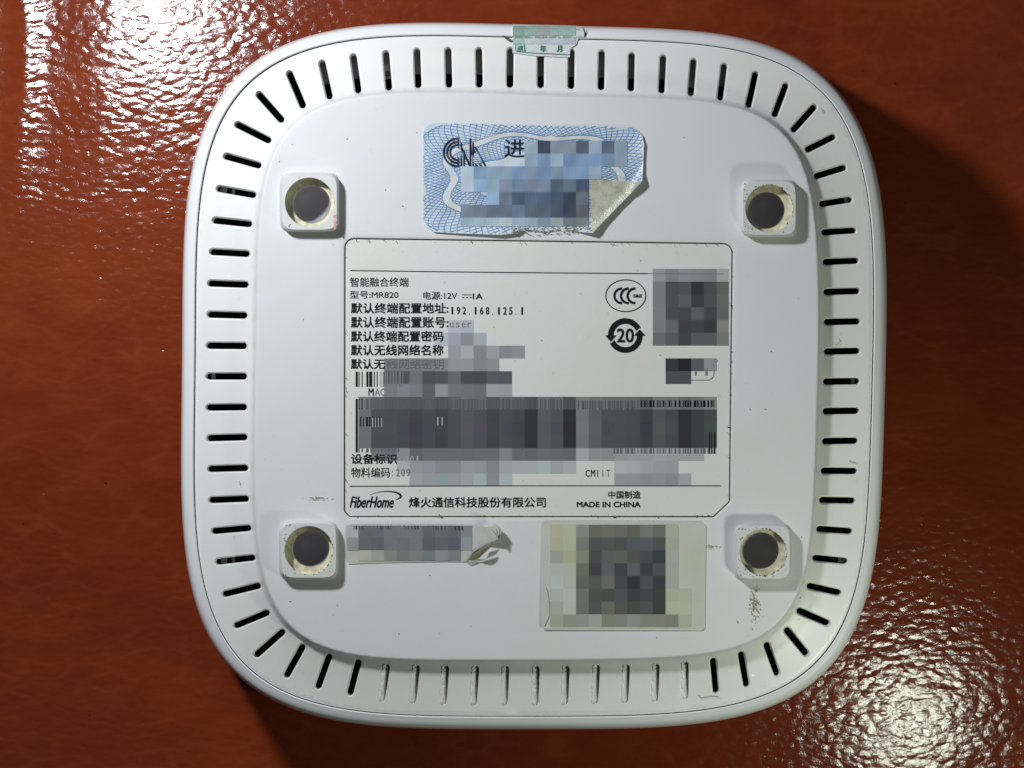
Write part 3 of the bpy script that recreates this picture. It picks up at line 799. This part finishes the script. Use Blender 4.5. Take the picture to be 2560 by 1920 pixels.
lg = [ribbon([(1040 + (385 + r * math.cos(R(a))) / 3.687, 290 + (336 + r * math.sin(R(a))) / 3.687) for a in np.linspace(92, 272, 24)], 5.4, zup(0.00007)) for r in (128, 98, 70)]
for x0, y0, x1, y1, w in [(391,200,391,472,4.4),(417,245,417,472,4.2),(443,320,443,470,4.2),(420,290,497,465,5.0),(501,206,501,470,4.4),(527,245,527,468,4.4),
    (505,330,560,464,4.6),(527,300,600,464,4.6),(545,285,641,464,5.0)]:
    lg.append(ribbon([Z5(x0, y0), Z5(x1, y1)], w * 1.0, zup(0.00007)))
part('emblem', merge(lg), M['navy'], sec)
gv, gf = text_geo('进', (1261, 348, 1311, 394), 0, 0.03)
def onz(geo, box_z):  # drop flat print onto the sheet
    out = []
    for v in geo[0]:
        px = v.x / (S * HC) + 1280; py = 960 - v.y / (S * HC); out.append(P(px, py, box_z(px, py)))
    return out, geo[1]
part('printed_text', onz((gv, gf), zup(0.00007)), M['navy'], sec)
# folded over corner, adhesive side up
def flap():
    A_ = np.array(Z5(2086, 602)); B_ = np.array(Z5(1624, 1080)); C0 = np.array(Z5(1596, 586))
    V = []; F = []; n = 12
    idx = {}
    for i in range(n + 1):
        for j in range(n + 1 - i):
            a = i / n; b_ = j / n; c = 1 - a - b_
            p = A_ * a + B_ * b_ + C0 * c
            z = zsec(*(A_ * a + B_ * b_ + C0 * c)) + 0.0002 + 0.0011 * math.sin(min(1, c * 1.3) * math.pi * 0.5) * (0.55 + 0.45 * a) + 0.00012 * math.sin(p[0] * 0.3) * math.cos(p[1] * 0.23)
            if c == 0: z = zsec(*p) + 0.00002
            idx[(i, j)] = len(V); V.append(P(p[0] + 2.0 * math.sin(j * 1.7) * (1 if i == 0 else 0), p[1] + 1.5 * math.sin(i * 1.9) * (1 if j == 0 else 0), z))
    for i in range(n):
        for j in range(n - i):
            F.append((idx[(i, j)], idx[(i + 1, j)], idx[(i, j + 1)]))
            if i + j < n - 1: F.append((idx[(i + 1, j)], idx[(i + 1, j + 1)], idx[(i, j + 1)]))
    m_ = len(V); W = V + [v - Vector((0, 0, 0.0001)) for v in V]
    mesh_obj('folded_corner', W, F + [tuple(i + m_ for i in reversed(f)) for f in F], M['adhesive'], sec, smooth=True)
flap()
# torn fibres along the lower edge
tv = []
for k in range(70):
    x = random.uniform(1270, 1478); y = 575 + random.uniform(-6, 5)
    L_ = random.uniform(4, 13); a = random.uniform(-0.5, 0.5)
    tv.append(ribbon([(x, y), (x + L_ * 0.5 * math.cos(a), y + L_ * 0.5 * math.sin(a) + random.uniform(-1, 1)), (x + L_ * math.cos(a), y + L_ * math.sin(a))],
        [0.8, random.uniform(1.2, 3), 0.6], zup(random.uniform(0.0001, 0.0005))))
o = part('torn_edge', merge(tv), M['adhesive'], sec); o['kind'] = 'stuff'

# yellowed sticker bottom right
qp = rounded([(1356,1300),(1765,1304),(1762,1576),(1355,1574)], [12, 14, 10, 8])
zq = lambda x, y: ZP + 0.00022 + 0.00003 * math.sin(x * 0.07 + y * 0.05) + (0.00035 * max(0, (1372 - x) / 16.0) * max(0, (y - 1500) / 75.0))
qs = sheet('yellowed_sticker', qp, M['label_y'], router, zq, 0.00014, 14)
qrows = [
 (41, [(1376,(172,168,142)),(1408,(170,174,152)),(1440,(134,137,126)),(1472,(102,104,95)),(1504,(110,108,98)),(1536,(104,106,102)),(1568,(98,98,90)),(1600,(116,118,108)),(1632,(104,106,100)),(1664,(162,164,146))]),
 (42, [(1376,(168,168,144)),(1408,(170,174,150)),(1440,(120,122,112)),(1472,(82,84,84)),(1504,(84,86,84)),(1536,(80,82,80)),(1568,(84,90,92)),(1600,(86,92,94)),(1632,(80,82,81)),(1664,(158,162,146))]),
 (43, [(1376,(154,156,148)),(1408,(164,165,136)),(1440,(130,131,115)),(1472,(76,77,76)),(1504,(92,95,93)),(1536,(92,98,90)),(1568,(84,84,82)),(1600,(72,77,80)),(1632,(58,64,68)),(1664,(160,162,152))]),
 (44, [(1376,(168,173,167)),(1408,(170,172,158)),(1440,(110,110,96)),(1472,(68,67,72)),(1504,(92,97,99)),(1536,(64,70,74)),(1568,(90,94,96)),(1600,(66,65,70)),(1632,(80,82,84)),(1664,(158,158,148))]),
 (45, [(1376,(174,180,176)),(1408,(172,174,162)),(1440,(102,102,92)),(1472,(88,90,86)),(1504,(106,107,100)),(1536,(72,75,80)),(1568,(54,54,59)),(1600,(78,82,84)),(1632,(60,60,65)),(1664,(160,158,148))]),
 (46, [(1376,(168,173,166)),(1408,(174,180,174)),(1440,(112,113,108)),(1472,(82,84,82)),(1504,(78,79,76)),(1536,(84,83,88)),(1568,(62,66,67)),(1600,(68,72,77)),(1632,(63,64,62)),(1664,(164,168,145)),(1696,(166,170,150))]),
 (47, [(1376,(160,163,152)),(1408,(174,178,168)),(1440,(110,112,110)),(1472,(84,86,84)),(1504,(106,104,92)),(1536,(86,86,83)),(1568,(75,76,72)),(1600,(80,82,82)),(1632,(64,64,61)),(1664,(168,174,152)),(1696,(170,174,154))]),
 (48, [(1376,(154,156,138)),(1408,(140,142,126)),(1440,(142,146,138)),(1472,(154,158,148)),(1504,(126,128,112)),(1536,(126,130,120)),(1568,(138,140,130)),(1600,(126,130,118)),(1632,(130,130,114)),(1664,(124,126,117)),(1696,(160,164,146))]),
]
patches('grey_print', qrows, qs, lambda x, y: zq(x, y) + 0.00005, gain=GAIN * 1.05)
part('crease', ribbon([(1358,1412),(1361,1440),(1360,1455),(1370,1480),(1374,1510),(1374,1540),(1362,1566)], 1.0, lambda x, y: zq(x, y) + 0.00005), M['grime'], qs)

# narrow worn barcode sticker with a crumpled end
def Z6(x, y): return 840 + x / 5.027, 1280 + y / 5.027
bp = [(864,1322),(868,1313),(880,1310),(1000,1310),(1120,1310)] + [Z6(*p) for p in ((1730,165),(1890,192),(1950,160),(1995,146),(2055,182),(2085,240),(2062,300),(2036,345),(1960,372),(1900,398),(1810,448),(1730,505),(1670,580),(1640,626))] + [(1120,1404),(1000,1406),(920,1408),(872,1410),(865,1400)]
def zb(x, y):
    z = ZP + 0.0002 + 0.00003 * math.sin(x * 0.09) * math.cos(y * 0.1)
    if x > 1187: z += 0.0020 * ((x - 1187) / 58.0) ** 1.4 + 0.0003 * math.sin(x * 0.25 + y * 0.2) * (x - 1187) / 58
    return z
bs = sheet('barcode_sticker', rounded(bp, [1] * len(bp), 2), M['label_g'], router, zb, 0.00014, 9)
brows = [
 (41, [(864,(160,160,160)),(896,(98,100,100)),(928,(100,101,106)),(960,110),(992,112),(1024,112),(1056,96),(1088,100),(1120,(98,98,104)),(1152,(122,126,130))]),
 (42, [(864,(132,134,132)),(896,(98,99,97)),(928,(92,96,97)),(960,110),(992,(104,110,108)),(1024,112),(1056,90),(1088,96),(1120,(88,90,98)),(1152,(134,138,142))]),
 (43, [(896,(164,162,150)),(928,(150,150,140)),(960,(126,128,120)),(992,(112,115,113)),(1024,(120,121,118)),(1056,(110,117,122)),(1088,(128,131,134)),(1120,(118,120,124))]),
]
patches('grey_print', brows, bs, lambda x, y: zb(x, y) + 0.00010, clip=(868, 1315, 1180, 1402), gain=GAIN * 1.1, sub=4)
geo = []; x = 884.0
while x < 1160:
    w = random.choice((2, 3, 5)); geo.append(rect(x, 1314, x + w, 1324, ZP + 0.0003 + (0 if x < 1130 else 0.0003))); x += w + random.choice((2.5, 4, 6))
part('barcode', merge(geo), flat('dim_bar_ink', (0.09, 0.09, 0.095)), bs)
# crumpled end: a few stiff facets, the brown one coloured as the shade beneath
def facet(name, pts, mat):
    V = [P(*Z6(x, y), ZP + h) for x, y, h in pts]; n = len(V)
    W = V + [v - Vector((0, 0, 0.00012)) for v in V]
    a, b_, c = V[0], V[1], V[2]; q = tuple(range(n))
    if (b_ - a).cross(c - a).z < 0: q = tuple(reversed(q))
    return mesh_obj(name, W, [q, tuple(i + n for i in reversed(q))] + [(i, (i + 1) % n, n + (i + 1) % n, n + i) for i in range(n)], mat, bs)
facet('fold_and_shade', [(1935,195,.0026),(1990,175,.0030),(2040,300,.0036),(2034,338,.0032),(1985,262,.0029)], M['adhesive'])
facet('fold_and_shade', [(2000,165,.0030),(2058,190,.0026),(2080,245,.0022),(2044,300,.0034)], M['label_y'])
facet('fold_and_shade', [(1785,592,.0008),(1945,450,.0022),(1932,500,.0022),(1905,560,.0018),(1880,585,.0016),(1830,605,.0010)], M['label'])
facet('fold_and_shade', [(1655,600,.0004),(1730,520,.0006),(1975,388,.0017),(1940,452,.0015),(1800,575,.0007),(1740,600,.0004)], M['strip_shade'])  # dark strip painting the shade below the lifted edge
facet('fold_and_shade', [(1640,630,.0005),(1690,604,.0006),(1800,600,.0007),(1745,650,.0003),(1700,672,.0002)], M['label_g'])

# green dated seal over the seam
gp = [(1280,66),(1282,61),(1360,62),(1440,64),(1455,68),(1461,80),(1460,92),(1446,96),(1440,112),(1426,120),(1424,143),(1400,143),(1370,141),(1340,140),(1310,136),(1281,132),(1281,100)]
def zg(x, y):
    hh = float(height([(x, y)], False)[0]) if y > 92 else ZS + 0.0004
    if y < 84: hh = ZS + 0.00045 - 0.0022 * max(0, (80 - y) / 22.0) ** 1.6
    return hh + 0.0003 + 0.00004 * math.sin(x * 0.2 + y * 0.3)
gs = sheet('dated_seal', gp, M['paleg'], router, zg, 0.0001, 6)
grow = [(2, [(1280,(122,145,132)),(1312,(130,155,142)),(1344,(142,147,142)),(1376,(140,158,150)),(1408,(140,160,150))]),
        (3, [(1280,(145,165,155)),(1312,(168,175,177)),(1344,(160,168,170)),(1376,(165,174,175)),(1408,(158,163,167))])]
patches('green_print', grow, gs, lambda x, y: zg(x, y) + 0.00012, clip=(1282, 64, 1439, 110), gain=1.4, sub=4)
def zgu(x, y): return zg(x, y) + 0.00016
part('green_print', ribbon([(1289,110),(1289,119),(1289,127)], 1.8, zgu), M['greenink'], gs)
part('green_print', ribbon([(1311,111),(1311.5,122),(1312,129.5)], 1.8, zgu), M['greenink'], gs)
part('green_print', ribbon([(1290,128),(1312,130.5),(1340,133),(1370,134),(1400,135.5),(1423,136.5)], 1.7, zgu), M['greenink'], gs)
part('green_print', onz((lambda g: g)(merge([rect(1290, 111, 1310.5, 127.5, 0)])), lambda x, y: zg(x, y) + 0.00012), M['greenwash'], gs)
for ch, bx in (('效', (1293, 113, 1308, 127)), ('年', (1350, 113, 1365, 130)), ('月', (1392, 113, 1405, 130))):
    part('printed_text', onz(text_geo(ch, bx, 0, 0.03), zgu), M['greenink'], gs)
part('printed_rule', ribbon([(1440,73),(1447,73.5),(1447,95)], 1.2, zgu), M['greyink'], gs)
# small tab of the shell beside the seal
part('tab_gap', ribbon([(1456,68),(1460.5,76),(1461,84),(1461.5,92)], 1.6, lambda x, y: ZS + 0.00075), M['seam'], router)
part('tab_gap', ribbon([(1256,89),(1263,93),(1272,99),(1281,102)], [1.5, 6, 7, 3], lambda x, y: ZS + 0.0006), M['grime'], router)

# ------------------------------------------------------------------ table
def build_table():
    xs = np.concatenate([np.linspace(-0.45, -0.14, 32)[:-1], np.linspace(-0.14, -0.09, 70)[:-1], np.linspace(-0.09, 0.45, 60)])
    ys = np.concatenate([np.linspace(-0.40, 0.03, 60)[:-1], np.linspace(0.03, 0.10, 220)[:-1], np.linspace(0.10, 0.40, 40)])
    X, Y = np.meshgrid(xs, ys)
    px = X / (S * HC) + 1280; py = 960 - Y / (S * HC)
    cx = 54 + 8 * np.sin(py * 0.010) + (py - 200) * -0.02
    fade = 1 / (1 + np.exp((py - 440) / 45))
    Z = 0.00044 * np.exp(-((px - cx) / 34.0) ** 2) * fade
    Z += 0.000035 * fade * np.exp(-((px - 92) / 26.0) ** 2) * (np.sin(py * 0.16 + 2.0 * np.sin(py * 0.021)) + 0.6 * np.sin(py * 0.31 + px * 0.05))
    Z -= 0.00062 * (1 - smoothstep((px - 118) / 165.0)) * fade
    V = [(a, b_, c) for a, b_, c in zip(X.ravel(), Y.ravel(), Z.ravel())]
    w = len(xs); F = []
    for j in range(len(ys) - 1):
        for i in range(w - 1):
            F.append((j * w + i, j * w + i + 1, (j + 1) * w + i + 1, (j + 1) * w + i))
    o = mesh_obj('table_surface', V, F, M['leather'], smooth=True)
    tag(o, 'glossy red-brown grained leather under the router', kind='structure')
    return o
build_table()

# ------------------------------------------------------------------ dust, smears, lint
def blob(x, y, r, z, el=1.0, ang=0.0, n=7):
    c, s = math.cos(ang), math.sin(ang); V = []
    for k in range(n):
        t = 2 * math.pi * k / n; rr = r * random.uniform(0.55, 1.25); dx, dy = rr * el * math.cos(t), rr * math.sin(t)
        V.append(P(x + dx * c - dy * s, y + dx * s + dy * c, z))
    return V, [tuple(reversed(range(n)))]
sp_ = []
for k in range(60):
    x, y = random.uniform(680, 2010), random.uniform(260, 1620)
    if 850 < x < 1840 and 585 < y < 1300: continue
    if 1050 < x < 1615 and 300 < y < 600: continue
    if any(abs(x - f[0]) < 95 and abs(y - f[1]) < 95 for f in FEET): continue
    if 1350 < x < 1770 and 1295 < y < 1580: continue
    if 860 < x < 1265 and 1300 < y < 1415: continue
    sp_.append(blob(x, y, random.uniform(0.7, 1.7), ZP + 0.00004, random.uniform(1, 3), random.uniform(0, 3)))
for k in range(70):
    x, y = random.uniform(880, 1810), random.uniform(612, 1285)
    if random.random() < 0.35: sp_.append(blob(x, y, random.uniform(0.5, 1.2), ZL + 0.0001, random.uniform(1, 2), random.uniform(0, 3)))
LCUM = np.cumsum(np.hypot(*(np.roll(lab_poly, -1, 0) - lab_poly).T))
for k in range(90):      # dirt where label and cover meet
    u_ = random.random() * LCUM[-1]; i = int(np.searchsorted(LCUM, u_)) % len(lab_poly); j = (i + 1) % len(lab_poly); t = random.random(); p = lab_poly[i] * (1 - t) + lab_poly[j] * t
    sp_.append(blob(p[0] + random.uniform(-1, 3), p[1] + random.uniform(-2, 5), random.uniform(0.6, 1.5), ZP + 0.00006, random.uniform(1, 4), random.choice((0, 1.57))))
for (fx, fy, hw, ro, ri), cnt in zip(FEET, (8, 45, 30, 80)):
    k = 0
    while k < cnt:
        x, y = fx + random.uniform(-hw + 5, hw - 5), fy + random.uniform(-hw + 5, hw - 5)
        if math.hypot(x - fx, y - fy) < ro + 3: continue
        if random.random() > (0.25 if (x - fx) + (y - fy) * 0.3 > 0 else 1.0): k += 1; continue
        sp_.append(blob(x, y, random.uniform(0.4, 1.3), ZP + HP + 0.00004, random.uniform(1, 3), random.uniform(0, 3))); k += 1
for (fx, fy, hw, ro, ri), cnt in zip(FEET, (6, 30, 26, 60)):
    for k in range(cnt):
        t = random.gauss(-0.9 if fy < 900 else 0.4, 1.0); r = ro + random.gauss(0.4, 1.0)
        sp_.append(blob(fx + r * math.cos(t), fy + r * math.sin(t), random.uniform(0.5, 1.4), ZP + HP + 0.00004, random.uniform(1, 3), t + 1.57))
g = merge(sp_)
dust = mesh_obj('dust', g[0], g[1], M['dust']); tag(dust, 'dark specks of dust scattered over the white plastic', kind='stuff')
sm = []
for k in range(60):
    x = 845 + random.gauss(-3, 5); y = 552 + random.gauss(0, 11)
    if x < 841 and 15 < math.hypot(x - 774, y - 506) - 48: sm.append(blob(min(x, 841), y, random.uniform(1.5, 3.4), ZP + HP + 0.00002 + k * 4e-7))
if sm: mesh_obj('pink_smear', *merge(sm), M['pink'], router)
def fibre(pts, label, zf):
    V, F = ribbon(np.array(pts, float), 1.3, zf)
    c = V[0]
    o = mesh_obj('lint_fibre', V, F, M['fibre'], origin=V[len(V) // 2])
    tag(o, label, 'lint', 'lint fibres on the vent ring')
st = []
for k in range(150):
    x, y = 1886 + random.gauss(0, 7), 1512 + random.gauss(0, 20)
    st.append(blob(x, y, random.uniform(0.5, 1.9), ZP + 0.00002 + k * 4e-7, random.uniform(1, 2.5), 1.2))
for k in range(50):
    st.append(blob(1777 + random.gauss(0, 9), 1367 + random.gauss(0, 2.5), random.uniform(0.5, 1.4), ZP + 0.00002 + k * 4e-7, 2, 0.1))
for k in range(60):
    st.append(blob(795 + random.gauss(0, 16), 1247 + random.gauss(0, 2.2), random.uniform(0.4, 1.1), ZP + 0.00002 + k * 4e-7, 3, 0.05))
sm2 = mesh_obj('brown_smudge', *merge(st), flat('brown_smudge', (0.33, 0.29, 0.20), 0.6, 0.2), router); sm2['kind'] = 'stuff'
zf_ = lambda x, y: float(height([(x, y)])[0]) + 0.00025
fibre([(2088,864),(2095,860),(2100,856),(2101,851),(2098,848)], 'tiny hooked lint fibre between the vents at the middle of the right side', zf_)
fibre([(2123,1153),(2129,1155),(2135,1156),(2140,1157.5)], 'short lint fibre above a vent low on the right side', zf_)
fibre([(2052,271),(2057,275),(2058,280),(2055,284)], 'tiny curled lint fibre beside the vent at the top right corner', zf_)
fibre([(1747,1738),(1752,1746),(1762,1744),(1780,1741),(1800,1743)], 'thin lint fibre by the last blind slot at the bottom', zf_)
fibre([(598,1203),(601,1207),(600,1213)], 'speck-like lint fibre near the vents low on the left side', zf_)

for o in bpy.data.objects:
    if '_og' in o: del o['_og']
